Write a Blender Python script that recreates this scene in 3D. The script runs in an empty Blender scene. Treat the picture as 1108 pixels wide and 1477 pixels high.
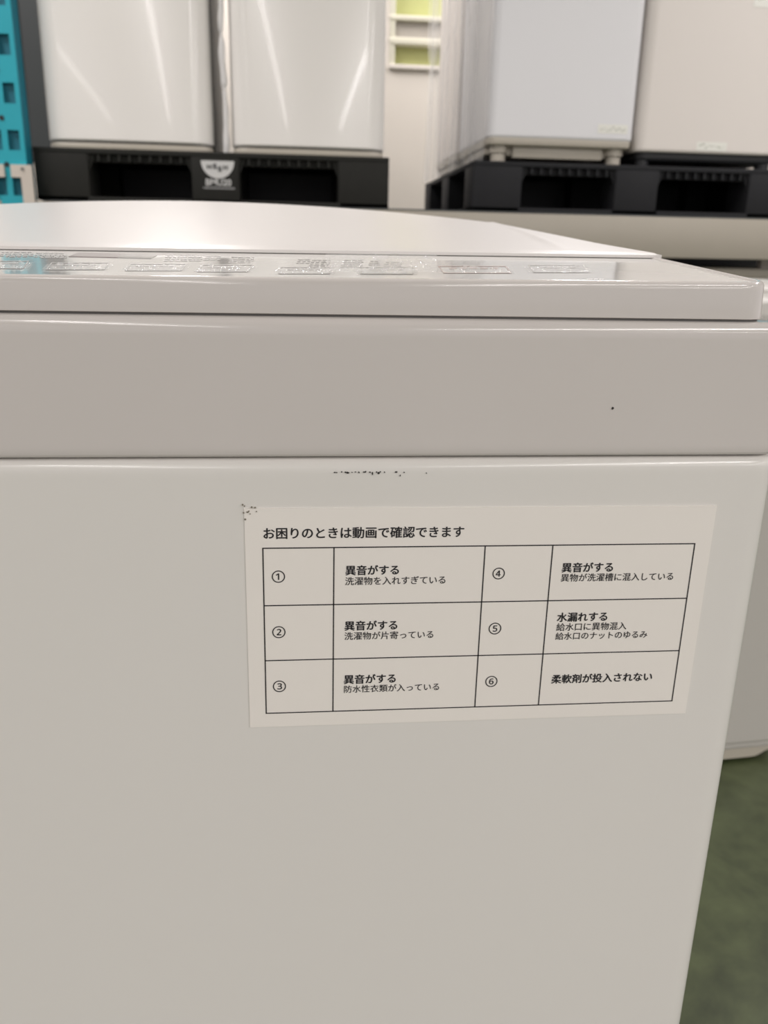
import bpy, bmesh, math, random
from mathutils import Vector, Matrix

random.seed(4)
sc = bpy.context.scene
C = sc.collection

# ------------------------------------------------------------------ camera
RIGHT = Vector((0.99492691, -0.09865011, 0.01971279))
UP = Vector((0.01116429, 0.30301415, 0.95292066))
FWD = Vector((0.09997898, 0.94786633, -0.30257829))
EYE = Vector((0.0, -0.34, 0.0))          # world: front of the near machine is y = 0, eye height is z = 0
FPX, IW, IH = 1200.0, 1108, 1477
FLOOR = -0.92
CEIL = 2.25

cam_d = bpy.data.cameras.new('camera')
cam = bpy.data.objects.new('camera', cam_d)
C.objects.link(cam)
m = Matrix((RIGHT, UP, -FWD)).transposed().to_4x4()
m.translation = EYE
cam.matrix_world = m
cam_d.sensor_fit = 'HORIZONTAL'
cam_d.sensor_width = 36.0
cam_d.lens = FPX / IW * 36.0
cam_d.clip_start = 0.01
cam_d.dof.use_dof = True
cam_d.dof.focus_distance = 0.355
cam_d.dof.aperture_fstop = 21.0
sc.camera = cam

# ------------------------------------------------------------------ world, lights, exposure
w = bpy.data.worlds.new('store_air')
sc.world = w
w.use_nodes = True
w.node_tree.nodes['Background'].inputs[0].default_value = (1.0, 0.945, 0.955, 1)
w.node_tree.nodes['Background'].inputs[1].default_value = 0.50
sc.view_settings.view_transform = 'Standard'
sc.view_settings.look = 'None'
sc.view_settings.gamma = 1.0
sc.view_settings.use_curve_mapping = False
sc.view_settings.exposure = 0.58

# fluorescent rows under the store ceiling: x, y, length, power
TUBES = [(-4.0, -7.0, 10, 70), (-1.0, -7.0, 10, 75), (2.0, -7.0, 10, 150), (5.0, -7.0, 10, 200),
         (-1.7, 1.2, 2.2, 42), (2.5, 1.2, 2.2, 42), (-0.6, 3.75, 1.4, 34), (1.6, 3.75, 1.4, 34)]
for tx, ty, tl, tp in TUBES:
    ld = bpy.data.lights.new('ceiling_tube', 'AREA')
    ld.shape = 'RECTANGLE'
    ld.size = 0.16
    ld.size_y = tl
    ld.energy = tp
    ld.color = (1.0, 0.945, 0.935)
    lo = bpy.data.objects.new('ceiling_tube', ld)
    lo.location = (tx, ty, CEIL - 0.06)
    C.objects.link(lo)


# ------------------------------------------------------------------ helpers
def ray(u, v):
    return RIGHT * ((u - IW / 2) / FPX) - UP * ((v - IH / 2) / FPX) + FWD


def at(u, v, Y):
    """point of the photograph on the upright plane y = Y"""
    r = ray(u, v)
    return EYE + r * ((Y - EYE.y) / r.y)


def on_plane(u, v, z0, y0, s):
    """point on the sloping plane z = z0 + s*(y - y0)"""
    r = ray(u, v)
    t = (z0 + s * (EYE.y - y0) - EYE.z) / (r.z - s * r.y)
    return EYE + r * t


def material(name, col, rough=0.5, metal=0.0, noise=0.0, nscale=20.0, bump=0.0, coat=0.0, spec=0.5):
    mt = bpy.data.materials.new(name)
    mt.use_nodes = True
    nt = mt.node_tree
    b = nt.nodes['Principled BSDF']
    b.inputs['Roughness'].default_value = rough
    b.inputs['Metallic'].default_value = metal
    b.inputs['Specular IOR Level'].default_value = spec
    b.inputs['Coat Weight'].default_value = coat
    b.inputs['Coat Roughness'].default_value = 0.05
    tc = nt.nodes.new('ShaderNodeTexCoord')
    nz = nt.nodes.new('ShaderNodeTexNoise')
    nz.inputs['Scale'].default_value = nscale
    nz.inputs['Detail'].default_value = 6
    nt.links.new(tc.outputs['Object'], nz.inputs['Vector'])
    mx = nt.nodes.new('ShaderNodeMix')
    mx.data_type = 'RGBA'
    mx.inputs[6].default_value = (*[c * (1 - noise) for c in col], 1)
    mx.inputs[7].default_value = (*[min(1, c * (1 + noise)) for c in col], 1)
    nt.links.new(nz.outputs['Fac'], mx.inputs[0])
    nt.links.new(mx.outputs[2], b.inputs['Base Color'])
    if bump:
        bp = nt.nodes.new('ShaderNodeBump')
        bp.inputs['Strength'].default_value = bump
        bp.inputs['Distance'].default_value = 0.002
        nt.links.new(nz.outputs['Fac'], bp.inputs['Height'])
        nt.links.new(bp.outputs['Normal'], b.inputs['Normal'])
    return mt


def film_material(name, rough, see, white, nscale):
    """thin clear plastic film: mostly see-through, with gloss and a little milkiness"""
    mt = bpy.data.materials.new(name)
    mt.use_nodes = True
    nt = mt.node_tree
    nt.nodes.clear()
    out = nt.nodes.new('ShaderNodeOutputMaterial')
    tr = nt.nodes.new('ShaderNodeBsdfTransparent')
    pb = nt.nodes.new('ShaderNodeBsdfPrincipled')
    pb.inputs['Base Color'].default_value = (white, white, white, 1)
    pb.inputs['Roughness'].default_value = rough
    mx = nt.nodes.new('ShaderNodeMixShader')
    mx.inputs[0].default_value = 1 - see
    nz = nt.nodes.new('ShaderNodeTexNoise')
    nz.inputs['Scale'].default_value = nscale
    tc = nt.nodes.new('ShaderNodeTexCoord')
    nt.links.new(tc.outputs['Object'], nz.inputs['Vector'])
    bp = nt.nodes.new('ShaderNodeBump')
    bp.inputs['Strength'].default_value = 0.6
    bp.inputs['Distance'].default_value = 0.004
    nt.links.new(nz.outputs['Fac'], bp.inputs['Height'])
    nt.links.new(bp.outputs['Normal'], pb.inputs['Normal'])
    nt.links.new(tr.outputs[0], mx.inputs[1])
    nt.links.new(pb.outputs[0], mx.inputs[2])
    nt.links.new(mx.outputs[0], out.inputs[0])
    return mt


M = {}
M['enamel'] = material('white_enamel_steel', (0.79, 0.765, 0.73), 0.22, noise=0.006, nscale=6, coat=0.15)
M['plastic'] = material('white_gloss_plastic', (0.66, 0.62, 0.595), 0.16, noise=0.006, nscale=5, coat=0.2)
M['panel'] = material('pale_panel_film', (0.76, 0.75, 0.72), 0.10, noise=0.006, nscale=8, coat=0.4)
M['lid'] = material('white_lid_plastic', (0.74, 0.71, 0.69), 0.30, noise=0.004, nscale=5, coat=0.0, spec=0.2)
M['paper'] = material('white_sticker_paper', (0.90, 0.855, 0.805), 0.38, noise=0.008, nscale=60)
M['ink'] = material('black_print', (0.012, 0.011, 0.014), 0.5)
M['grey_ink'] = material('grey_print', (0.52, 0.50, 0.485), 0.35)
M['display'] = material('mauve_display_window', (0.22, 0.18, 0.18), 0.12)
M['display_pale'] = material('grey_display_window', (0.34, 0.33, 0.32), 0.12)
M['pink_ink'] = material('pale_rose_print', (0.55, 0.42, 0.39), 0.35)
M['dirt'] = material('black_scuff', (0.03, 0.028, 0.025), 0.7)
M['soil'] = material('brown_dirt', (0.22, 0.20, 0.15), 0.8)
M['seam'] = material('dark_seam_gasket', (0.10, 0.095, 0.09), 0.6)
M['warm_white'] = material('warm_white_steel', (0.74, 0.695, 0.65), 0.42, noise=0.006, nscale=5, coat=0.0)
M['shaded_white'] = material('shaded_white_steel', (0.53, 0.51, 0.475), 0.4, noise=0.006, nscale=5)  # white steel with the shade beside the front machine put into its colour
M['cool_white'] = material('cool_white_steel', (0.75, 0.75, 0.765), 0.34, noise=0.006, nscale=5, coat=0.0)
M['door_white'] = material('ivory_door_steel', (0.86, 0.835, 0.795), 0.20, noise=0.008, nscale=4, coat=0.2)
M['beige'] = material('beige_plastic', (0.50, 0.46, 0.39), 0.4, noise=0.03)
M['dark_grey'] = material('dark_grey_steel', (0.045, 0.052, 0.053), 0.4, noise=0.1, nscale=9)
M['black'] = material('black_plastic', (0.012, 0.013, 0.016), 0.5)
M['pallet_grey'] = material('charcoal_recycled_plastic', (0.016, 0.016, 0.0135), 0.72, noise=0.15, nscale=30, bump=0.1, spec=0.3)
M['pallet_blue'] = material('slate_recycled_plastic', (0.015, 0.0155, 0.018), 0.72, noise=0.15, nscale=30, bump=0.1, spec=0.3)
M['beam'] = material('beige_grey_rack_enamel', (0.40, 0.365, 0.305), 0.38, noise=0.03, nscale=14)
M['connector'] = material('pale_beige_rack_enamel', (0.62, 0.56, 0.49), 0.4, noise=0.03)
M['teal'] = material('teal_rack_enamel', (0.012, 0.37, 0.46), 0.35, noise=0.06, nscale=18)
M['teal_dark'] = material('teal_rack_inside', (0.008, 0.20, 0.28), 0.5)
M['logo'] = material('pale_grey_logo_print', (0.62, 0.62, 0.61), 0.5)
M['logo_dim'] = material('dim_grey_logo_print', (0.28, 0.28, 0.28), 0.5)
M['wall'] = material('white_wall_paint', (0.66, 0.62, 0.56), 0.7, noise=0.02, nscale=3)
M['ceil'] = material('ceiling_board', (0.75, 0.74, 0.72), 0.8, noise=0.02, nscale=3)
M['green_pane'] = material('pale_green_pane', (0.50, 0.52, 0.22), 0.35, noise=0.06, nscale=3)
M['rail'] = material('cream_window_rail', (0.72, 0.70, 0.58), 0.4)
M['rail_grey'] = material('grey_window_rail', (0.42, 0.39, 0.35), 0.4)
M['hose'] = material('white_crinkled_hose', (0.74, 0.73, 0.72), 0.25)
M['tag'] = material('pale_tag_paper', (0.80, 0.80, 0.74), 0.4)
M['tag_ink'] = material('grey_green_tag_print', (0.42, 0.43, 0.36), 0.5)
M['film'] = film_material('clear_stretch_film', 0.16, 0.78, 0.9, 30)
M['panel_film'] = film_material('clear_protective_film', 0.05, 0.68, 0.85, 220)

# floor: worn green painted concrete
fm = material('green_painted_concrete', (0.085, 0.10, 0.058), 0.42)
nt = fm.node_tree
b = nt.nodes['Principled BSDF']
tc = nt.nodes.new('ShaderNodeTexCoord')
n1 = nt.nodes.new('ShaderNodeTexNoise'); n1.inputs['Scale'].default_value = 9; n1.inputs['Detail'].default_value = 9
n1.inputs['Roughness'].default_value = 0.65; n1.inputs['Distortion'].default_value = 0.6
n2 = nt.nodes.new('ShaderNodeTexNoise'); n2.inputs['Scale'].default_value = 26; n2.inputs['Detail'].default_value = 8
rp = nt.nodes.new('ShaderNodeValToRGB')
rp.color_ramp.elements[0].position = 0.30; rp.color_ramp.elements[0].color = (0.024, 0.032, 0.012, 1)
rp.color_ramp.elements[1].position = 0.72; rp.color_ramp.elements[1].color = (0.092, 0.113, 0.048, 1)
mxx = nt.nodes.new('ShaderNodeMix'); mxx.inputs[0].default_value = 0.35
nt.links.new(tc.outputs['Object'], n1.inputs['Vector']); nt.links.new(tc.outputs['Object'], n2.inputs['Vector'])
nt.links.new(n1.outputs['Fac'], mxx.inputs[2]); nt.links.new(n2.outputs['Fac'], mxx.inputs[3])
nt.links.new(mxx.outputs[0], rp.inputs[0]); nt.links.new(rp.outputs[0], b.inputs['Base Color'])
M['floor'] = fm


def root_of(o):
    while o.parent:
        o = o.parent
    return o


def obj(name, bm, mat, parent=None, angle=35, local=False, smooth=True):
    """link a bmesh as ONE mesh object; its points are world points unless local"""
    me = bpy.data.meshes.new(name)
    bmesh.ops.recalc_face_normals(bm, faces=bm.faces[:])
    if parent is not None and not local:
        bmesh.ops.translate(bm, verts=bm.verts[:], vec=-root_of(parent).location)
    bm.to_mesh(me)
    bm.free()
    if smooth and len(me.polygons):
        me.polygons.foreach_set('use_smooth', [True] * len(me.polygons))
        me.set_sharp_from_angle(angle=math.radians(angle))
    me.materials.append(mat if not isinstance(mat, str) else M[mat])
    o = bpy.data.objects.new(name, me)
    C.objects.link(o)
    if parent is not None:
        o.parent = parent
    return o


def thing(name, label, cat, loc, rotz=0.0, group=None):
    o = bpy.data.objects.new(name, None)
    o.empty_display_size = 0.05
    o.location = loc
    o.rotation_euler = (0, 0, rotz)
    C.objects.link(o)
    o['label'] = label
    o['category'] = cat
    if group:
        o['group'] = group
    return o


def tag(o, label, cat, group=None):
    o['label'] = label
    o['category'] = cat
    if group:
        o['group'] = group
    return o


def struct(name, bm, mat, parent=None):
    o = obj(name, bm, mat, parent)
    o['kind'] = 'structure'
    return o


def box(bm, x0, x1, y0, y1, z0, z1, bev=0.0, seg=2):
    tmp = bmesh.new()
    bmesh.ops.create_cube(tmp, size=1)
    for v in tmp.verts:
        v.co = Vector((x0 + (v.co.x + .5) * (x1 - x0), y0 + (v.co.y + .5) * (y1 - y0), z0 + (v.co.z + .5) * (z1 - z0)))
    if bev:
        bmesh.ops.bevel(tmp, geom=tmp.edges[:], offset=bev, segments=seg, affect='EDGES', profile=0.5)
    merge(bm, tmp)
    return bm


def merge(bm, tmp):
    mp = {}
    for v in tmp.verts:
        mp[v] = bm.verts.new(v.co)
    for f in tmp.faces:
        try:
            bm.faces.new([mp[v] for v in f.verts])
        except ValueError:
            pass
    tmp.free()


def B(*a, **k):
    return box(bmesh.new(), *a, **k)


def outline(cx, cy, wd, dp, r, n=6, bow=0.0, nf=14, ys=()):
    """rounded rectangle, counter-clockwise from the front right; bow swells the front (-y); support points keep the flats flat"""
    hx, hy = wd / 2, dp / 2
    e = min(.004, r)
    pts = []
    corners = [(hx - r, -hy + r, -90), (hx - r, hy - r, 0), (-hx + r, hy - r, 90), (-hx + r, -hy + r, 180)]
    for i, (x, y, a0) in enumerate(corners):
        for k in range(n + 1):
            a = math.radians(a0 + 90 * k / n)
            pts.append((x + r * math.cos(a), y + r * math.sin(a)))
        L = (2 * hy if i in (0, 2) else 2 * hx) - 2 * r
        if L < 3 * e:
            continue
        if i == 3:
            fs = [e / L] + [k / nf for k in range(1, nf)] + [1 - e / L]
            pts += [(-hx + r + L * f, -hy) for f in fs]
        elif i == 1:
            pts += [(hx - r - e, hy), (-hx + r + e, hy)]
        elif i == 0:
            pts += [(hx, y_) for y_ in [-hy + r + e] + [q - cy for q in ys] + [hy - r - e]]
        else:
            pts += [(-hx, y_) for y_ in [hy - r - e] + [q - cy for q in ys][::-1] + [-hy + r + e]]
    out = []
    for x, y in pts:
        if bow and y < 0:
            y -= bow * max(0, 1 - (x / hx) ** 2) * min(1, -y / hy)
        out.append((cx + x, cy + y))
    return out


def stack(cx, cy, wd, dp, r, loops, bow=0.0, zfun=None, caps=(True, True), bm=None, n=6, ys=()):
    """a body made of rounded-rectangle loops [(z, inset), ...]; zfun(x, y) is added to the loops flagged with a third True"""
    bm = bm or bmesh.new()
    rings = []
    full = [loops[0]]
    for p, q in zip(loops[:-1], loops[1:]):
        if abs(q[0] - p[0]) > .012 and len(p) == len(q):      # support loops so the flats shade flat
            e = .003 / abs(q[0] - p[0])
            full += [(p[0] + (q[0] - p[0]) * f, p[1] + (q[1] - p[1]) * f) + tuple(p[2:]) for f in (e, 1 - e)]
        full.append(q)
    for lp in full:
        z, ins = lp[0], lp[1]
        sl = len(lp) > 2 and lp[2]
        ring = []
        for x, y in outline(cx, cy, wd - 2 * ins, dp - 2 * ins, max(r - ins, 0.0006), n=n, bow=bow, ys=ys):
            ring.append(bm.verts.new((x, y, z + (zfun(x, y) if sl and zfun else 0))))
        rings.append(ring)
    k = len(rings[0])
    for a, c in zip(rings[:-1], rings[1:]):
        for i in range(k):
            bm.faces.new((a[i], a[(i + 1) % k], c[(i + 1) % k], c[i]))
    if caps[0]:
        bm.faces.new(rings[0][::-1])
    if caps[1]:
        bm.faces.new(rings[-1])
    return bm


def cyl(bm, c, axis, r, h, seg=24, r2=None, bev=0.0):
    tmp = bmesh.new()
    bmesh.ops.create_cone(tmp, cap_ends=True, segments=seg, radius1=r, radius2=r if r2 is None else r2, depth=h)
    rot = Vector((0, 0, 1)).rotation_difference(Vector(axis)).to_matrix().to_4x4()
    bmesh.ops.transform(tmp, matrix=Matrix.Translation(Vector(c)) @ rot, verts=tmp.verts[:])
    if bev:
        ed = [e for e in tmp.edges if any(len(f.verts) > 4 for f in e.link_faces)]
        bmesh.ops.bevel(tmp, geom=ed, offset=bev, segments=2, affect='EDGES')
    merge(bm, tmp)
    return bm


def prism(pts, y0, y1, bm=None):
    """outline in x,z pulled from y0 to y1"""
    bm = bm or bmesh.new()
    a = [bm.verts.new((x, y0, z)) for x, z in pts]
    c = [bm.verts.new((x, y1, z)) for x, z in pts]
    n = len(pts)
    bm.faces.new(a)
    bm.faces.new(c[::-1])
    for i in range(n):
        bm.faces.new((a[i], c[i], c[(i + 1) % n], a[(i + 1) % n]))
    return bm


def text_mesh(body, bold=0.0, spacing=1.0):
    cu = bpy.data.curves.new('txt', 'FONT')
    cu.body = body
    cu.size = 1
    cu.offset = bold
    cu.space_character = spacing
    cu.resolution_u = 4
    to = bpy.data.objects.new('txt', cu)
    C.objects.link(to)
    dg = bpy.context.evaluated_depsgraph_get()
    me = bpy.data.meshes.new_from_object(to.evaluated_get(dg))
    bpy.data.objects.remove(to)
    bpy.data.curves.remove(cu)
    xs = [v.co.x for v in me.vertices]
    ys = [v.co.y for v in me.vertices]
    return me, (min(xs), max(xs), min(ys), max(ys))


# ------------------------------------------------------------------ the setting
struct('floor', B(-8, 9, -13, 5.2, FLOOR - 0.05, FLOOR), 'floor')
struct('ceiling', B(-8, 9, -13, 5.2, CEIL, CEIL + 0.05), 'ceil')
WY = 4.6
wz = at(585, 95, WY).z
wx0, wx1 = at(562, 60, WY).x, at(700, 60, WY).x
bm = bmesh.new()
box(bm, -8, wx0 - .0, WY, WY + .12, FLOOR, CEIL)
box(bm, wx1, 9, WY, WY + .12, FLOOR, CEIL)
box(bm, wx0, wx1, WY, WY + .12, FLOOR, wz)
box(bm, wx0, wx1, WY, WY + .12, wz + 1.2, CEIL)
struct('wall_back', bm, 'wall')
win = struct('window_1', B(wx0, wx1, WY + .06, WY + .07, wz, wz + 1.2), 'green_pane')
z1, z2 = at(585, 76, WY).z, at(585, 60, WY).z
za, zb, zc, zd = at(585, 63, WY).z, at(585, 54, WY).z, at(585, 30, WY).z, at(585, 23, WY).z
struct('window_rail', B(wx0, wx1, WY - .01, WY + .06, za - .006, zb, bev=.006), 'rail', win)
struct('window_rail', B(wx0, wx1, WY + .02, WY + .06, zb, zc), 'rail_grey', win)
struct('window_rail', B(wx0, wx1, WY - .01, WY + .06, zc, zd + .004, bev=.006), 'rail', win)
struct('window_frame', B(wx0, wx0 + .03, WY - .005, WY + .06, wz, wz + 1.2, bev=.004), 'rail', win)
struct('window_sill', B(wx0, wx1, WY - .02, WY + .06, wz - .02, wz + .004, bev=.004), 'wall', win)

# ------------------------------------------------------------------ the near washing machine
X0, X1 = -0.405, 0.2137
CX, WD, DP = (X0 + X1) / 2, X1 - X0, 0.60
ZS, ZT = -0.0846, -0.0269                   # body seam, top-cover rim
near = thing('washing_machine', 'large white washing machine in front with a printed help sticker on its flat side', 'washing machine', (CX, DP / 2, FLOOR))

obj('base', stack(CX, DP / 2, WD - .03, DP - .03, .02, [(FLOOR + .022, .004), (FLOOR + .026, 0), (FLOOR + .07, 0)]), 'beige', near)
for fx in (X0 + .06, X1 - .06):
    for fy in (.06, DP - .06):
        obj('foot', cyl(bmesh.new(), (fx, fy, FLOOR + .0125), (0, 0, 1), .022, .025, bev=.003), 'black', near)
cab = obj('cabinet', stack(CX, DP / 2, WD, DP, .011,
          [(FLOOR + .065, .004), (FLOOR + .069, 0), (ZS - .0046, 0), (ZS - .0030, .0004), (ZS - .0016, .0014), (ZS - .0007, .0026), (ZS - .0003, .0045), (ZS - .0003, .02)]), 'enamel', near)
obj('seam_gasket', stack(CX, DP / 2, WD - .009, DP - .009, .009, [(ZS - .0004, 0), (ZS + .0012, 0)]), 'seam', near)
obj('top_cover', stack(CX, DP / 2, WD + .002, DP + .001, .013,
    [(ZS + .0007, .006), (ZS + .0007, .0012), (ZS + .0012, .0006), (ZS + .002, .0002), (ZT - .0042, .0), (ZT - .0024, .0005), (ZT - .001, .0016), (ZT - .0002, .0034), (ZT - .0, .006), (ZT, .03)]), 'plastic', near)

PZ, PY, PS, PX, PXS = -0.0118, 0.005, 0.073, .03, .006     # control deck plane z = PZ + PS*(y - PY) + PXS*(x - PX)
LX0, LX1, LY0, LY1 = X0 + .009, .2005, .124, .52           # lid footprint
def deck(x, y):
    return PS * (min(y, LY0) - PY) + .055 * max(0, y - LY0) + PXS * (x - PX)
obj('panel_frame', stack(CX - .0012, DP / 2, WD - .026, DP - .006, .011,
    [(ZT + .0008, .0030), (ZT + .0008, .0006), (ZT + .0011, .0001), (ZT + .0020, 0.0), (PZ - .0030, .0005, True), (PZ - .0014, .0006, True), (PZ - .0006, .0009, True), (PZ - .0000, .0016, True), (PZ + .0002, .0025, True),
     (PZ + .0001, .0038, True), (PZ - .0006, .0046, True), (PZ - .0016, .0048, True)], zfun=deck, caps=(True, False), ys=(LY0,)), 'plastic', near)
obj('seam_gasket', stack(CX - .0012, DP / 2, WD - .0285, DP - .0085, .010, [(ZT - .0002, 0), (ZT + .001, 0)]), 'seam', near)
obj('control_panel', stack(CX - .0012, .003 + .0044 + .07, WD - .026 - .0088, .14, .008, [(PZ - .0014, 0, True), (PZ - .0006, 0, True)],
    zfun=lambda x, y: PS * (y - PY) + PXS * (x - PX), ), 'panel', near)
obj('rear_cover', stack(CX - .0012, (LY1 + DP) / 2, WD - .034, DP - LY1 - .012, .01, [(PZ - .003, 0, True), (PZ + .003, 0, True), (PZ + .005, .002, True)], zfun=deck), 'plastic', near)
PT = PZ - .0006                              # printed face of the panel
def pp(u, v, up=0.0):
    r = ray(u, v)
    t = (PT + PS * (EYE.y - PY) + PXS * (EYE.x - PX) - EYE.z) / (r.z - PS * r.y - PXS * r.x)
    p = EYE + r * t
    p.z += up
    return p

# lid: swells from its straight front edge to a crown at the back
def lid_z(x, y):
    t = (y - LY0) / (LY1 - LY0)
    u = abs((x - CX - .0) / ((LX1 - LX0) / 2 + .003))
    z = PZ + deck(x, LY0) + .0020 + .063 * (y - LY0)
    crown = .0160 * math.sin(min(1, t) * math.pi / 2) ** .9 * max(0, 1 - u ** 1.9)
    ridge = .148 + .045 * t
    dr = .02 * max(0, x - ridge) * min(1, t * 4)
    lip = .0007 * math.exp(-((x - ridge) / .004) ** 2) * min(1, t * 6)
    return z + crown - dr + lip
NXL, NYL = 320, 60
bm = bmesh.new()
g = []
for j in range(NYL + 1):
    row = []
    for i in range(NXL + 1):
        x = LX0 + (LX1 - LX0) * i / NXL
        y = LY0 + (LY1 - LY0) * j / NYL
        e = min(i, NXL - i, j, NYL - j)
        row.append(bm.verts.new((x, y, lid_z(x, y) - (0.0007 if e == 0 else 0))))
    g.append(row)
for j in range(NYL):
    for i in range(NXL):
        bm.faces.new((g[j][i], g[j][i + 1], g[j + 1][i + 1], g[j + 1][i]))
rim = [g[0][i] for i in range(NXL)] + [g[j][NXL] for j in range(NYL)] + [g[NYL][i] for i in range(NXL, 0, -1)] + [g[j][0] for j in range(NYL, 0, -1)]
low = [bm.verts.new((v.co.x, v.co.y, PZ + deck(v.co.x, v.co.y) - .0003)) for v in rim]
for i in range(len(rim)):
    k = (i + 1) % len(rim)
    bm.faces.new((rim[i], low[i], low[k], rim[k]))
bm.faces.new(low)
obj('lid', bm, 'lid', near, angle=50)


def panel_quad(bm, pts, up):
    bm.faces.new([bm.verts.new(pp(u, v, up)) for u, v in pts])

def panel_slab(pts, up0, up1):
    bm = bmesh.new()
    a = [bm.verts.new(pp(u, v, up0)) for u, v in pts]
    c = [bm.verts.new(pp(u, v, up1)) for u, v in pts]
    n = len(pts)
    bm.faces.new(a[::-1]); bm.faces.new(c)
    for i in range(n):
        bm.faces.new((a[i], a[(i + 1) % n], c[(i + 1) % n], c[i]))
    return bm

dp_ = obj('display_window', panel_slab([(99, 370.5), (170, 372), (176, 366.6), (112, 365.2)], 0, .00025), 'display', near)
dp_['label'] = 'dark mauve display strip in the control panel'
obj('display_window', panel_slab([(170, 372), (218, 373.2), (227, 368.2), (176, 366.6)], 0, .00025), 'display_pale', near)

# printed key outlines with their embossed clear film
KEYS = [(-14, 34, 376.5, 388), (66, 150, 379, 389.5), (180, 262, 380.5, 391), (284, 358, 382, 392.5), (402, 476, 385.5, 395.5), (520, 596, 385.5, 396),
        (640, 738, 384, 394.5), (770, 850, 382.5, 393.5)]
for k, (u0, u1, v0, v1) in enumerate(KEYS):
    bm = bmesh.new()
    s = 8 if u0 < 400 else (2 if u0 < 560 else -8)
    q = [(u0, v1), (u1, v1), (u1 + s, v0), (u0 + s, v0)]
    t = 1.6
    panel_quad(bm, [(u0, v1), (u1, v1), (u1, v1 - 1), (u0, v1 - 1)], .00012)
    panel_quad(bm, [(u0 + s, v0 + .8), (u1 + s, v0 + .8), (u1 + s, v0), (u0 + s, v0)], .00012)
    panel_quad(bm, [(u0, v1), (u0 + t, v1), (u0 + s + t, v0), (u0 + s, v0)], .00012)
    panel_quad(bm, [(u1 - t, v1), (u1, v1), (u1 + s, v0), (u1 + s - t, v0)], .00012)
    # legend inside the key: short grey strokes
    for j in range(5):
        a = u0 + s * .5 + 12 + j * (u1 - u0 - 24) / 5
        panel_quad(bm, [(a, v0 + 4), (a + (u1 - u0) / 9, v0 + 4), (a + (u1 - u0) / 9, v0 + 2.2), (a, v0 + 2.2)], .00012)
    key = obj('key_outline', bm, 'pink_ink' if k == 6 else 'grey_ink', near, smooth=False)
    # puckered clear film over the key
    bm = bmesh.new()
    NU, NV = 40, 8
    rnd = random.Random(k * 7 + 1)
    ph = [rnd.uniform(0, 6.28) for _ in range(6)]
    gr = []
    for j in range(NV + 1):
        rr = []
        for i in range(NU + 1):
            a, c = i / NU, j / NV
            h = .0009 * (math.sin(a * 17 + ph[0]) * math.sin(c * 5 + ph[1]) + .7 * math.sin(a * 41 + ph[2] + c * 6) + .6 * math.sin(c * 9 + ph[3] + a * 9) + .5 * math.sin(a * 75 + ph[4]))
            edge = min(1, 6 * a, 6 * (1 - a)) * min(1, 4 * c, 4 * (1 - c))
            u = u0 - 6 + (u1 - u0 + 12) * a + s * c
            v = v1 + .6 - (v1 - v0) * .75 * c
            rr.append(bm.verts.new(pp(u, v, .0004 + max(-.0002, h * edge * .8 + .0004 * edge))))
        gr.append(rr)
    for j in range(NV):
        for i in range(NU):
            bm.faces.new((gr[j][i], gr[j][i + 1], gr[j + 1][i + 1], gr[j + 1][i]))
    obj('key_film', bm, 'panel_film', near, angle=70)

# small grey legends on the panel
for (u0, u1, v0, n) in [(2, 48, 363.5, 3), (52, 92, 365, 3), (10, 40, 367.5, 2), (60, 96, 368.5, 2), (240, 292, 368, 4), (296, 318, 369.5, 3), (334, 366, 370.5, 4), (430, 448, 374, 3), (450, 476, 375, 4),
                        (496, 524, 375, 5), (534, 548, 376.5, 3), (556, 580, 378, 3), (846, 870, 402.6, 1)]:
    bm = bmesh.new()
    for j in range(n):
        v = v0 + j * 2.5
        a = u0 - j * 1.5
        while a < u1 - j * 1.5:
            L = random.uniform(3, 9)
            panel_quad(bm, [(a, v + 1.1), (min(a + L, u1), v + 1.1), (min(a + L, u1) + .6, v), (a + .6, v)], .00012)
            a += L + random.uniform(1.2, 2.5)
    obj('panel_legend', bm, 'grey_ink', near, smooth=False)
# slack part of the protective film along the back of the panel
bm = bmesh.new()
gr = []
for j in range(13):
    rr = []
    for i in range(61):
        a, c = i / 60, j / 12
        u = 470 + 160 * a
        v = 398 - 27 * c
        edge = min(1, 5 * a, 5 * (1 - a)) * min(1, 5 * c, 5 * (1 - c))
        h = .0016 * math.sin(a * 7 + c * 3) + .0013 * math.sin(a * 19 - c * 4) + .0005 * math.sin(c * 11 + a * 5)
        rr.append(bm.verts.new(pp(u, v, .0016 + h * edge)))
    gr.append(rr)
for j in range(12):
    for i in range(60):
        bm.faces.new((gr[j][i], gr[j][i + 1], gr[j + 1][i + 1], gr[j + 1][i]))
obj('panel_film', bm, 'panel_film', near, angle=80)

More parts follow.
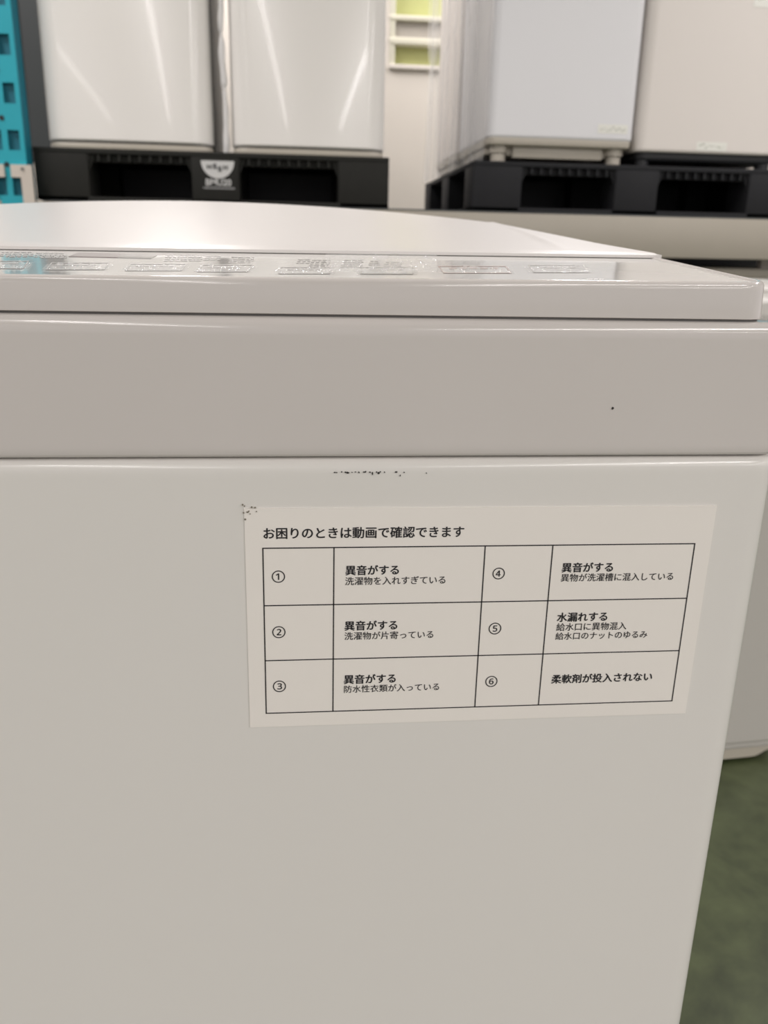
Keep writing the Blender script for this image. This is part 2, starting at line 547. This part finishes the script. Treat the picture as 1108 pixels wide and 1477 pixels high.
# scuffs and dirt specks on the enamel
def speck(bm, u, v, ru, rv, Y=-.0006):
    rnd = random.Random(int(u * 13 + v))
    c = at(u, v, Y)
    n = 7
    sx, sz = ru * .34 / FPX, rv * .34 / FPX
    ring = []
    for i in range(n):
        a = 6.283 * i / n
        q = rnd.uniform(.6, 1.2)
        ring.append((c.x + sx * q * math.cos(a), c.z + sz * q * math.sin(a)))
    prism(ring, Y, Y + .0008, bm)
bm = bmesh.new()
for u, v, ru, rv in [(483, 681.5, 1.6, .7), (486, 681.8, 1, .8), (493, 681, 1, .8), (498.5, 681.3, 1.2, .9), (501.5, 681.8, 2.6, 1.5), (508, 681.6, 1, .8), (513, 681, 1.3, .6), (518, 681.5, 1, 1.3),
                     (526, 681.2, 2.2, .8), (528, 680.2, 1, .8), (534, 681.4, 1.6, 1), (537.5, 683, 1, 2.8), (543.5, 681.2, 1.5, 1), (546.5, 682.6, 2.6, 1.6), (549, 680.8, 1.2, .9), (555, 681.2, .8, 1),
                     (571.5, 681, 2, 1.1), (577.5, 686.3, .8, 1.5), (583, 681.6, 1.2, .6), (615.5, 682.6, 1, .9)]:
    speck(bm, u, v, ru, rv)
obj('scuff_marks', bm, 'dirt', near, smooth=False)
bm = bmesh.new()
speck(bm, 884.5, 589, 1.7, 2, Y=-.0008)
obj('dirt_speck', bm, 'dirt', near, smooth=False)

# ---- the help sticker
SO = Vector((-0.01910567 * .85, 0, -0.14596643 * .85))
SA = -0.00486287
SUX = Vector((math.cos(SA), 0, math.sin(SA)))
SUZ = Vector((-math.sin(SA), 0, math.cos(SA)))
def loc(u, v):
    d = at(u, v, 0) - SO
    return d.dot(SUX), d.dot(SUZ)
def spt(a, c, y):
    p = SO + SUX * a + SUZ * c
    return Vector((p.x, y, p.z))
corners = [loc(353, 733.5), loc(360, 1049.5), loc(988, 1027), loc(1034, 729)]
sx0 = (corners[0][0] + corners[1][0]) / 2
sx1 = (corners[2][0] + corners[3][0]) / 2
sz0 = (corners[0][1] + corners[3][1]) / 2
sz1 = (corners[1][1] + corners[2][1]) / 2
bm = bmesh.new()
fr = [bm.verts.new(spt(a, c, -.00055)) for a, c in ((sx0, sz1), (sx1, sz1), (sx1, sz0), (sx0, sz0))]
bk = [bm.verts.new(spt(a, c, .0004)) for a, c in ((sx0, sz1), (sx1, sz1), (sx1, sz0), (sx0, sz0))]
bm.faces.new(fr); bm.faces.new(bk[::-1])
for i in range(4):
    bm.faces.new((fr[i], bk[i], bk[(i + 1) % 4], fr[(i + 1) % 4]))
stick = obj('sticker', bm, 'paper', near, smooth=False)
stick['label'] = 'white paper sticker printed with a black table of help texts'
YI = -.00075

cols = [c * .85 for c in (0, .03596508, .11449839, .15061286, .22830311)]
rh = .03161037 * .85
bm = bmesh.new()
def rule(a0, a1, c0, c1):
    f = [bm.verts.new(spt(a, c, YI)) for a, c in ((a0, c0), (a1, c0), (a1, c1), (a0, c1))]
    bm.faces.new(f)
lw = .00026
for r_ in range(4):
    rule(-lw, cols[4] + lw, -r_ * rh - lw, -r_ * rh + lw)
for c in cols:
    rule(c - lw, c + lw, -3 * rh, 0)
obj('table_rules', bm, 'ink', stick, smooth=False)

def print_text(name, body, u0, u1, vmid, bold=0.0, ysc=1.0, mat='ink'):
    me, (x0, x1, y0, y1) = text_mesh(body)
    a0, c0 = loc(u0, vmid)
    a1, _ = loc(u1, vmid)
    _, cm = loc((u0 + u1) / 2, vmid)
    s = (a1 - a0) / (x1 - x0)
    bm = bmesh.new()
    for k, (ox, oy) in enumerate([(0, 0), (bold, 0), (-bold, 0), (0, bold * .8), (0, -bold * .8)]):      # heavier weight
        bm.from_mesh(me)
        bm.verts.ensure_lookup_table()
        for v in bm.verts[k * len(me.vertices):]:
            x, y = v.co.x + ox, v.co.y + oy
            v.co = spt(a0 + (x - x0) * s, cm + (y - (y0 + y1) / 2) * s * ysc, YI - .000004 * k)
    bpy.data.meshes.remove(me)
    return obj(name, bm, mat, stick, smooth=False)

print_text('title_text', 'お困りのときは動画で確認できます', 380.5, 668.8, 767.3, .021)
K5 = lambda x, y: (340 + x / 3.0778, 720 + y / 3.0765)
K6 = lambda x, y: (680 + x / 2.9158, 720 + y / 2.9147)
for K, body, x0, x1, ym in [(K5, '異音がする', 488, 723, 312), (K5, '異音がする', 484, 716, 557), (K5, '異音がする', 481, 709, 794),
                            (K6, '異音がする', 380, 593, 284), (K6, '水漏れする', 360, 569, 492), (K6, '柔軟剤が投入されない', 337, 757, 748)]:
    u0, v = K(x0, ym)
    u1, _ = K(x1, ym)
    print_text('heading_text', body, u0, u1, v, .027)
for K, body, x0, x1, ym in [(K5, '洗濯物を入れすぎている', 486, 930, 358), (K5, '洗濯物が片寄っている', 483, 876, 600.5), (K5, '防水性衣類が入っている', 481, 902, 834),
                            (K6, '異物が洗濯槽に混入している', 376, 846, 324.5), (K6, '給水口に異物混入', 357, 650, 532), (K6, '給水口のナットのゆるみ', 353, 737, 569)]:
    u0, v = K(x0, ym)
    u1, _ = K(x1, ym)
    print_text('body_text', body, u0, u1, v, .009)
for K, body, x0, x1, ym in [(K5, '①', 161, 219, 341), (K5, '②', 163, 221, 587), (K5, '③', 166, 223, 827), (K6, '④', 88, 139, 310), (K6, '⑤', 72, 124, 541), (K6, '⑥', 58, 108, 763)]:
    u0, v = K(x0, ym)
    u1, _ = K(x1, ym)
    print_text('circled_number', body, u0, u1, v, .006)
bm = bmesh.new()
for u, v, ru, rv in [(350, 728.5, 1.6, 1.5), (352.5, 730.5, .9, .9), (363, 732, 1.6, 1.2), (368, 732.6, 2, .9), (357, 739, 1.8, 1.1), (359, 737.5, 1, 1), (351.5, 740, 1.3, .9), (370, 738, 1.1, 1), (361, 741.5, 1, .7), (353.5, 749.5, 1.6, 1.4)]:
    speck(bm, u, v, ru, rv, Y=-.0011)
obj('dirt_marks', bm, 'soil', stick, smooth=False)


# ------------------------------------------------------------------ other washing machines
def make_washer(label, x0, x1, yf, zb, dp, ht, body, r=.03, rotz=0.0, base='beige', dark=False, bow=0.0, feet=True, lidshape=True, skirt=False):
    """white top-loader: cabinet, base frame, four feet, top cover, lid"""
    cx, wd = (x0 + x1) / 2, x1 - x0
    cy = yf + dp / 2
    t = thing('washing_machine', label, 'washing machine', (cx, cy, zb), rotz)
    zc = zb + (.072 if feet else .045)
    fh = .028
    if skirt:
        zc = zb + .040
        fh = .012
        obj('base_frame', stack(cx, cy, wd - .008, dp - .008, r, [(zc - .014, .004), (zc - .010, .001), (zc - .002, 0), (zc + .001, .001)]), body, t)
        hw = wd / 2 - .03
        pts = [(cx - hw, zc - .012), (cx - hw, zb + .022)]
        pts += [(cx - hw + .04 * k / 8, zb + .022 - .014 * (1 - math.cos(math.pi * k / 8)) / 2) for k in range(1, 9)]
        pts += [(cx + hw - .04 * k / 8, zb + .022 - .014 * (1 - math.cos(math.pi * k / 8)) / 2) for k in range(8, 0, -1)]
        pts += [(cx + hw, zb + .022), (cx + hw, zc - .012)]
        obj('base_skirt', prism(pts, yf + .006, yf + .03), base, t)
        obj('under_tray', B(cx - hw, cx + hw, yf + .04, yf + dp - .03, zb + .014, zc - .012), 'black', t)
    elif not dark:
        obj('base_frame', stack(cx, cy, wd - .004, dp - .004, r, [(zc - .022, .006), (zc - .018, .002), (zc - .006, 0), (zc + .002, .001)], bow=bow), base, t)
        bm = bmesh.new()
        box(bm, cx - wd / 2 + .09, cx + wd / 2 - .09, cy - dp / 2 + .03, cy - dp / 2 + .05, zb + .014, zc - .018, bev=.004)
        box(bm, cx - wd / 2 + .07, cx + wd / 2 - .07, cy - dp / 2 + .05, cy + dp / 2 - .03, zb + .022, zc - .018, bev=.004)
        obj('under_frame', bm, base, t)
        bm = B(cx - wd / 2 + .012, cx + wd / 2 - .012, cy - dp / 2 + .09, cy + dp / 2 - .09, zc - .045, zc - .018, bev=.006)
        obj('base_skirt', bm, base, t)
    else:
        obj('base_frame', stack(cx, cy, wd - .03, dp - .04, r, [(zb + .020, .004), (zb + .026, 0), (zc + .001, 0)], bow=bow), 'black', t)
    for fx in (-1, 1):
        for fy in (-1, 1):
            px, py = cx + fx * (wd / 2 - .045), cy + fy * (dp / 2 - .05)
            obj('foot', cyl(bmesh.new(), (px, py, zb + fh / 2), (0, 0, 1), .024, fh, bev=.003), 'black' if dark else base, t)
            if not dark and not skirt:
                o = obj('foot_mount', cyl(bmesh.new(), (px, py, (zb + fh + zc - .02) / 2 + .002), (0, 0, 1), .03, zc - .02 - zb - fh + .004, bev=.002), base, t)
    zt = zb + ht
    obj('cabinet', stack(cx, cy, wd, dp, r, [(zc, .004), (zc + .003, .001), (zc + .008, 0), (zt - .14, 0), (zt - .136, .003)], bow=bow), body, t)
    obj('top_cover', stack(cx, cy, wd + .004, dp, r, [(zt - .1355, .004), (zt - .132, 0), (zt - .03, 0), (zt - .012, .006), (zt - .004, .016), (zt, .03)], bow=bow), body, t)
    if lidshape:
        obj('lid', stack(cx - .0, cy - .02, wd - .11, dp - .16, .04, [(zt - .002, 0), (zt + .006, .002), (zt + .014, .012), (zt + .019, .04), (zt + .022, .09)]), body, t)
        obj('control_panel', B(cx - wd / 2 + .05, cx + wd / 2 - .05, cy + dp / 2 - .085, cy + dp / 2 - .02, zt - .002, zt + .02, bev=.006), body, t)
    return t


YP = 2.56                                     # front plane of the goods on the shelf
ZP = at(300, 219, YP).z                       # top of the pallets
p3 = at(705, 199, YP)
p3r = at(912, 213, YP)
ZPL = ZP
W3 = make_washer('cool white washing machine on beige feet at the near left corner of the slate pallet', p3.x, p3r.x, YP, ZPL, .54, 1.0, 'cool_white', r=.022)
W5 = make_washer('white washing machine standing behind the cool white one, its side under clear film', p3.x - .004, p3r.x - .004, YP + .56, ZPL, .53, 1.0, 'warm_white', r=.03)
p4 = at(916, 226, YP)
W4 = make_washer('warm white washing machine on a dark base, right of the cool white one', p4.x, p4.x + .52, YP + .005, ZPL, .54, 1.0, 'warm_white', r=.035, dark=True, feet=False)

def paper_tag(t, u0, u1, v0, v1, Y, seed):
    a, c = at(u0, v1, Y), at(u1, v0, Y)
    o = obj('paper_tag', B(a.x, c.x, Y - .0008, Y + .002, a.z, c.z), 'tag', t)
    rnd = random.Random(seed)
    bm = bmesh.new()
    wd, ht = c.x - a.x, c.z - a.z
    for i in range(9):
        x = a.x + wd * (.08 + .1 * i)
        z = a.z + ht * rnd.uniform(.25, .7) 
        l = wd * rnd.uniform(.05, .1)
        h = ht * rnd.uniform(.05, .16)
        box(bm, x, x + l, Y - .0011, Y, z, z + h)
    obj('tag_print', bm, 'tag_ink', o, smooth=False)
paper_tag(W3, 862, 906, 180.5, 192, YP, 3)
paper_tag(W4, 1004, 1049, 206, 217, YP + .005, 5)
paper_tag(W4, 1087, 1125, -14, 10, YP + .005, 6)

# the washer that stands behind the near one
nb = make_washer('white washing machine on the green floor behind the right edge of the front machine', .33, .90, .93, FLOOR, .56, .861, 'shaded_white', r=.035, rotz=math.radians(5), skirt=True)

# ------------------------------------------------------------------ dark-sided appliances on the left pallet
def make_appliance(label, x0, x1, yf, zb, dp, ht, rotz=0.0, body='dark_grey', front='door_white', bow=.012):
    cx, wd = (x0 + x1) / 2, x1 - x0
    t = thing('appliance', label, 'appliance', (cx, yf + dp / 2, zb), rotz)
    cy = yf + .12 + (dp - .12) / 2
    obj('cabinet', stack(cx, cy, wd - .008, dp - .12, .012, [(zb + .006, .003), (zb + .01, 0), (zb + ht - .004, 0), (zb + ht, .004)]), body, t)
    if front:
        obj('front_door', stack(cx, yf + .06, wd, .118, .058, [(zb + .022, .003), (zb + .026, 0), (zb + ht - .004, 0), (zb + ht, .004)], bow=bow), front, t)
        obj('plinth', stack(cx, yf + .062, wd - .006, .112, .046, [(zb, .001), (zb + .003, 0), (zb + .013, 0), (zb + .016, .002)], bow=bow * .9), 'beige', t)
        obj('door_gasket', stack(cx, yf + .062, wd - .012, .108, .044, [(zb + .0155, 0), (zb + .0225, 0)], bow=bow * .9), 'seam', t)
    return t
a0, a1 = at(65, 203, YP), at(307, 216, YP)
make_appliance('white fronted appliance with dark grey sides, left one on the charcoal pallet', a0.x, a1.x, YP + .004, ZP, .52, 1.05)
a2, a3 = at(334, 218, YP), at(556, 228, YP)
make_appliance('white fronted appliance with dark grey sides, right one on the charcoal pallet', a2.x, a3.x, YP + .004, ZP, .52, 1.05)
d0 = at(38, 200, 3.14)
make_appliance('dark grey appliance standing behind the left white fronted one, beside the teal post', d0.x - .02, d0.x + .5, 3.12, ZP, .42, .98, front=None)

# crinkled hose hanging in the gap
hx, hy = at(321.5, 100, YP + .02).x, YP + .035
t = thing('drain_hose', 'white crinkled plastic hose hanging between the two white fronted appliances', 'hose', (hx, hy, ZP))
bm = bmesh.new()
prev = None
NS, NK = 70, 14
for i in range(NS + 1):
    f = i / NS
    z = ZP + .0005 + f * .62
    r = .0085 + .0025 * math.sin(f * 31) * math.sin(f * 13 + 1) - .004 * math.exp(-((f - .30) / .012) ** 2) - .004 * math.exp(-((f - .55) / .012) ** 2) - .003 * math.exp(-((f - .80) / .012) ** 2)
    ring = [bm.verts.new((hx + .003 * math.sin(f * 9) + r * math.cos(6.283 * k / NK) * (1 + .15 * math.sin(5 * k + f * 40)), hy + r * math.sin(6.283 * k / NK), z)) for k in range(NK)]
    if prev:
        for k in range(NK):
            bm.faces.new((prev[k], prev[(k + 1) % NK], ring[(k + 1) % NK], ring[k]))
    else:
        bm.faces.new(ring[::-1])
    prev = ring
bm.faces.new(prev)
obj('hose_sleeve', bm, 'hose', t, angle=60)
obj('hose_cuff', cyl(bmesh.new(), (hx + .003 * math.sin(9), hy, ZP + .64), (0, 0, 1), .008, .05, bev=.002), 'beige', t)

# ------------------------------------------------------------------ pallets
ZB = at(300, 294, YP).z                       # underside of the pallets = shelf deck
def make_pallet(label, x0, x1, yf, mat, logo=False):
    wd, dp, h = x1 - x0, 1.1, ZP - ZB
    t = thing('plastic_pallet', label, 'pallet', ((x0 + x1) / 2, yf + dp / 2, ZB))
    # deck with a slatted pattern
    bm = bmesh.new()
    td = .016
    box(bm, x0, x1, yf, yf + dp, ZP - td, ZP, bev=.003)
    obj('top_deck', bm, mat, t)
    bm = bmesh.new()
    for k in range(3):
        yy = yf + k * (dp - .14) / 2
        box(bm, x0, x1, yy, yy + .14, ZB, ZB + .013, bev=.002)
    for k in range(3):
        xx = x0 + k * (wd - .16) / 2
        box(bm, xx, xx + .16, yf, yf + dp, ZB, ZB + .013, bev=.002)
    obj('bottom_deck', bm, mat, t)
    bw = [.165, .15, .165]
    xs = [x0, x0 + wd / 2 - .075, x1 - .165]
    for j in range(3):
        for i in range(3):
            yy = yf + j * (dp - .15) / 2
            obj('block', B(xs[i], xs[i] + bw[i], yy, yy + .15, ZB + .011, ZP - td + .002, bev=.005), mat, t)
    # ribs hanging under the deck above each fork opening
    for g0, g1 in ((xs[0] + bw[0], xs[1]), (xs[1] + bw[1], xs[2])):
        bm = bmesh.new()
        box(bm, g0, g1, yf + .022, yf + .030, ZP - td - .022, ZP - td + .002)
        n = 10
        for k in range(n + 1):
            x = g0 + (g1 - g0) * k / n
            box(bm, x - .004, x + .004, yf + .004, yf + .03, ZP - td - .020, ZP - td + .002)
        obj('rib_comb', bm, mat, t)
        for s, e in ((g0, 1), (g1, -1)):
            obj('gusset', prism([(s, ZP - td), (s + e * .022, ZP - td), (s, ZP - td - .05)], yf + .012, yf + .03), mat, t)
        obj('dark_backing', B(g0 - .01, g1 + .01, yf + .56, yf + .575, ZB + .011, ZP - td + .002), 'black', t)  # added black panel that makes the fork opening dark inside
    for sx in (x0 + .07, x1 - .085):
        for y0_, y1_ in ((yf + .15, yf + .475), (yf + .625, yf + .95)):
            obj('dark_backing', B(sx, sx + .015, y0_ - .01, y1_ + .01, ZB + .011, ZP - td + .002), 'black', t)  # added black panel that stops light showing through from the side
    if logo:
        cxl = (at(290, 240, yf).x + at(338, 240, yf).x) / 2
        zt = at(314, 232, yf).z
        zb = at(314, 257.5, yf).z
        hw = (at(338, 240, yf).x - at(290, 240, yf).x) / 2
        pts = [(cxl - hw, zt), ]
        for k in range(1, 24):
            a = math.pi + math.pi * k / 24
            pts.append((cxl + hw * math.cos(a), zt + (zt - zb) * math.sin(a) * 1.0))
        pts.append((cxl + hw, zt))
        lg = obj('logo_badge', prism(pts, yf - .0012, yf + .004), 'logo', t, smooth=False)
        def put(body, xa, xb, zm, mat, bold, parent, ysc=1.0, dz=0):
            me, (x_0, x_1, y_0, y_1) = text_mesh(body, bold)
            s = (xb - xa) / (x_1 - x_0)
            bm = bmesh.new(); bm.from_mesh(me); bpy.data.meshes.remove(me)
            for v in bm.verts:
                v.co = Vector((xa + (v.co.x - x_0) * s, yf - .0018, zm + (v.co.y - (y_0 + y_1) / 2) * s * ysc))
            return obj('logo_lettering', bm, mat, parent, smooth=False)
        X = lambda u: at(u, 240, yf).x
        Z = lambda v: at(314, v, yf).z
        put('H', X(298.5), X(305), Z(241), 'black', .05, lg, .75)
        put('S', X(307), X(313), Z(240), 'black', .05, lg, .75)
        put('S', X(314), X(320), Z(244), 'black', .05, lg, .75)
        put('H', X(322), X(328.5), Z(241.5), 'black', .05, lg, .75)
        put('BMU20', X(296), X(333), Z(263), 'logo', .02, t)
        bm = bmesh.new()
        xx = X(292)
        while xx < X(336):
            l = random.uniform(.004, .010)
            box(bm, xx, xx + l, yf - .0012, yf + .004, Z(272.5), Z(270))
            xx += l + .002
        obj('logo_strip', bm, 'logo_dim', t, smooth=False)
    return t
q0, q1 = at(49, 240, YP), at(561, 265, YP)
make_pallet('charcoal plastic pallet with a white half round logo, under the two white fronted appliances', q0.x, q1.x, YP, 'pallet_grey', logo=True)
q2 = at(682, 270, YP)
make_pallet('slate black plastic pallet without a logo, under the three white washing machines', q2.x, q2.x + 1.12, YP, 'pallet_blue')

# clear stretch film around the left flank of the right-hand load
xw = p3.x
t = bmesh.new()
gr = []
NJ, NI = 34, 110
for j in range(NJ + 1):
    rr = []
    c = j / NJ
    z = ZP + .004 + c * .95
    for i in range(NI + 1):
        a = i / NI
        y = YP + .03 + a * 1.10
        off = .010 + .030 * a + .006 * math.sin(a * 60 + 1.5 * math.sin(c * 5)) + .005 * math.sin(a * 23 + c * 3) + .004 * math.sin(a * 130 + 2 * c)
        off += .008 * math.exp(-((c - .5) / .03) ** 2) * math.sin(a * 18)
        rr.append(t.verts.new((xw - .008 - off * min(1, a * 12), y, z)))
    gr.append(rr)
for j in range(NJ):
    for i in range(NI):
        t.faces.new((gr[j][i], gr[j][i + 1], gr[j + 1][i + 1], gr[j + 1][i]))
tag(obj('stretch_film', t, 'film', angle=80), 'clear crinkled plastic film hanging along the left flank of the washing machines', 'plastic film')

# ------------------------------------------------------------------ pallet rack
YB = 2.50                                     # front face of the shelf beam
bz1 = at(600, 304, YB).z
bz0 = at(1020, 373.2, YB).z
bx0 = at(50, 290, YB).x
XR = 2.12
ty = YB + .05
beam = thing('shelf_beam', 'long beige grey front beam of the shelf running under both pallets', 'shelf beam', ((bx0 + XR) / 2, ty, bz0))
bm = B(bx0, XR, YB, YB + .05, bz0, bz1, bev=.004)
obj('beam_rail', bm, 'beam', beam)
def connector(parent, x, side, zt, zbm, yf):
    """L-shaped end plate with tabs that hook over the post"""
    s = side
    bm = bmesh.new()
    pts = [(x, zt), (x - s * .062, zt), (x - s * .062, zt - .036), (x - s * .034, zt - .036), (x - s * .034, zbm), (x, zbm)]
    prism(pts, yf - .004, yf + .006, bm)
    return obj('end_connector', bm, 'connector', parent, smooth=False)
ctz = at(36, 238, YB).z
cn = connector(beam, bx0 + .002, 1, ctz, bz0 - .05, YB - .002)
r_ = at(41, 243, YB)
obj('rivet', cyl(bmesh.new(), (at(33.5, 244, YB).x, YB - .007, at(33.5, 244, YB).z), (0, 1, 0), .004, .006, 12), 'dark_grey', cn)
connector(beam, XR - .002, -1, ctz, bz0 - .05, YB - .002)
bx = at(6.5, 245, YB).x
beam2 = thing('shelf_beam', 'beige shelf beam end with a small hooked tab, at the left picture edge', 'shelf beam', (bx - .4, ty, bz0))
obj('beam_rail', B(bx - .8, bx - .02, YB, YB + .05, bz0, bz1, bev=.004), 'beam', beam2)
connector(beam2, bx - .062 + .0, -1, ctz, bz0 - .05, YB - .002)
# deck boards lie on beams
zdk = ZB
dk = tag(obj('shelf_deck', B(bx0 + .01, XR - .01, YB + .052, 3.72, ZB - .02, ZB - .0003), 'dark_grey'), 'dark shelf deck board behind the beige front beam, carrying the pallets', 'shelf deck')
rear = thing('shelf_beam', 'rear beige beam of the shelf in the shadow behind the pallets', 'shelf beam', ((bx0 + XR) / 2, 3.75, bz0))
obj('beam_rail', B(bx0, XR, 3.725, 3.775, bz0, ZB - .021, bev=.004), 'beam', rear)

def make_upright(label, x0, x1, yf, dy, bolts=True):
    """open-channel rack post with a column of slots and round holes"""
    t = thing('rack_upright', label, 'rack post', ((x0 + x1) / 2, yf + dy / 2, FLOOR))
    zt = 1.9
    th = .003
    pitch = .1295
    zs0 = at(12, 134, yf).z
    k0 = math.ceil((FLOOR + .08 - zs0) / pitch)
    k1 = math.floor((zt - .05 - zs0) / pitch)
    w_ = x1 - x0
    xc = [x0 + w_ * .30, x0 + w_ * .74]
    sw, sh = .034, .056
    bm = bmesh.new()
    xsb = sorted([x0, xc[0] - sw / 2, xc[0] + sw / 2, xc[1] - sw / 2, xc[1] + sw / 2, x1])
    zsb = [FLOOR + .006]
    for k in range(k0, k1 + 1):
        z = zs0 + k * pitch
        zsb += [z - sh / 2, z + sh / 2]
    zsb.append(zt)
    for j in range(len(zsb) - 1):
        for i in range(len(xsb) - 1):
            if i % 2 == 1 and j % 2 == 1:
                continue
            a, b_, c, d = xsb[i], xsb[i + 1], zsb[j], zsb[j + 1]
            vs = [bm.verts.new(p) for p in ((a, yf, c), (b_, yf, c), (b_, yf, d), (a, yf, d))]
            bm.faces.new(vs)
    bmesh.ops.remove_doubles(bm, verts=bm.verts[:], dist=1e-5)
    r = bmesh.ops.extrude_face_region(bm, geom=bm.faces[:])
    bmesh.ops.translate(bm, verts=[v for v in r['geom'] if isinstance(v, bmesh.types.BMVert)], vec=(0, th, 0))
    obj('post_face', bm, 'teal', t, smooth=False)
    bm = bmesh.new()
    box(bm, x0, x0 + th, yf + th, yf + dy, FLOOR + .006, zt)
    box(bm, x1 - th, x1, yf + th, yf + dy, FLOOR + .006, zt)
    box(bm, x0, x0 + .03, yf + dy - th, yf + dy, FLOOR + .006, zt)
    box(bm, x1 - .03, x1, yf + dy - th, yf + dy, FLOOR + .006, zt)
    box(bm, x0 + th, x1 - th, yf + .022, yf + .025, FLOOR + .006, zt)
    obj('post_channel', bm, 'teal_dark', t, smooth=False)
    if bolts:
        proto = None
        for k in range(k0, k1):
            z = zs0 + (k + .5) * pitch - .004
            if proto is None:
                proto = obj('bolt', cyl(bmesh.new(), (x0 + w_ * .50, yf - .0004, z), (0, 1, 0), .0075, .003, 14), 'black', t, smooth=False)
                zp = z
            else:
                o = proto.copy()
                C.objects.link(o)
                o.location.z = z - zp
    obj('foot_plate', B(x0 - .02, x1 + .02, yf - .02, yf + dy + .02, FLOOR, FLOOR + .006), 'teal', t)
    return t
u1 = at(40, 250, YB + .004)
make_upright('teal slotted steel rack post at the left picture edge, in front of the shelf', u1.x - .118, u1.x, YB + .004, .07)
ur = at(1099, 398, 3.72)
make_upright('teal rack post at the back right, glimpsed low above the far washing machine top', ur.x, ur.x + .12, 3.66, .06, bolts=False)

# under the shelf
g0 = at(880, 388, 2.62)
gb = thing('appliance', 'low grey topped appliance on the floor under the shelf beam, behind the far washing machine', 'appliance', (1.35, 2.86, FLOOR))
zg = at(1040, 386.5, 2.60).z
obj('cabinet', stack(1.35, 2.86, 1.0, .5, .02, [(FLOOR, .004), (FLOOR + .004, 0), (zg - .03, 0)]), 'warm_white', gb)
obj('worktop', stack(1.35, 2.86, 1.02, .52, .02, [(zg - .031, .002), (zg - .028, 0), (zg - .003, 0), (zg, .003)]), 'beam', gb)
pc = at(1101, 380, 2.64)
tag(obj('divider_board', B(pc.x - .012, pc.x + .06, 2.63, 2.66, zg + .0002, bz0 - .0), 'connector', smooth=False), 'short pale beige upright plate under the right end of the shelf beam', 'plate')
db = tag(obj('dark_filler', stack(1.25, 3.33, 1.7, .36, .02, [(FLOOR, .003), (FLOOR + .003, 0), (.045, 0), (.05, .005)]), 'black'), 'added black block that darkens the space under the shelf', 'dark block')  # added block, its black stands in for the darkness under the shelf
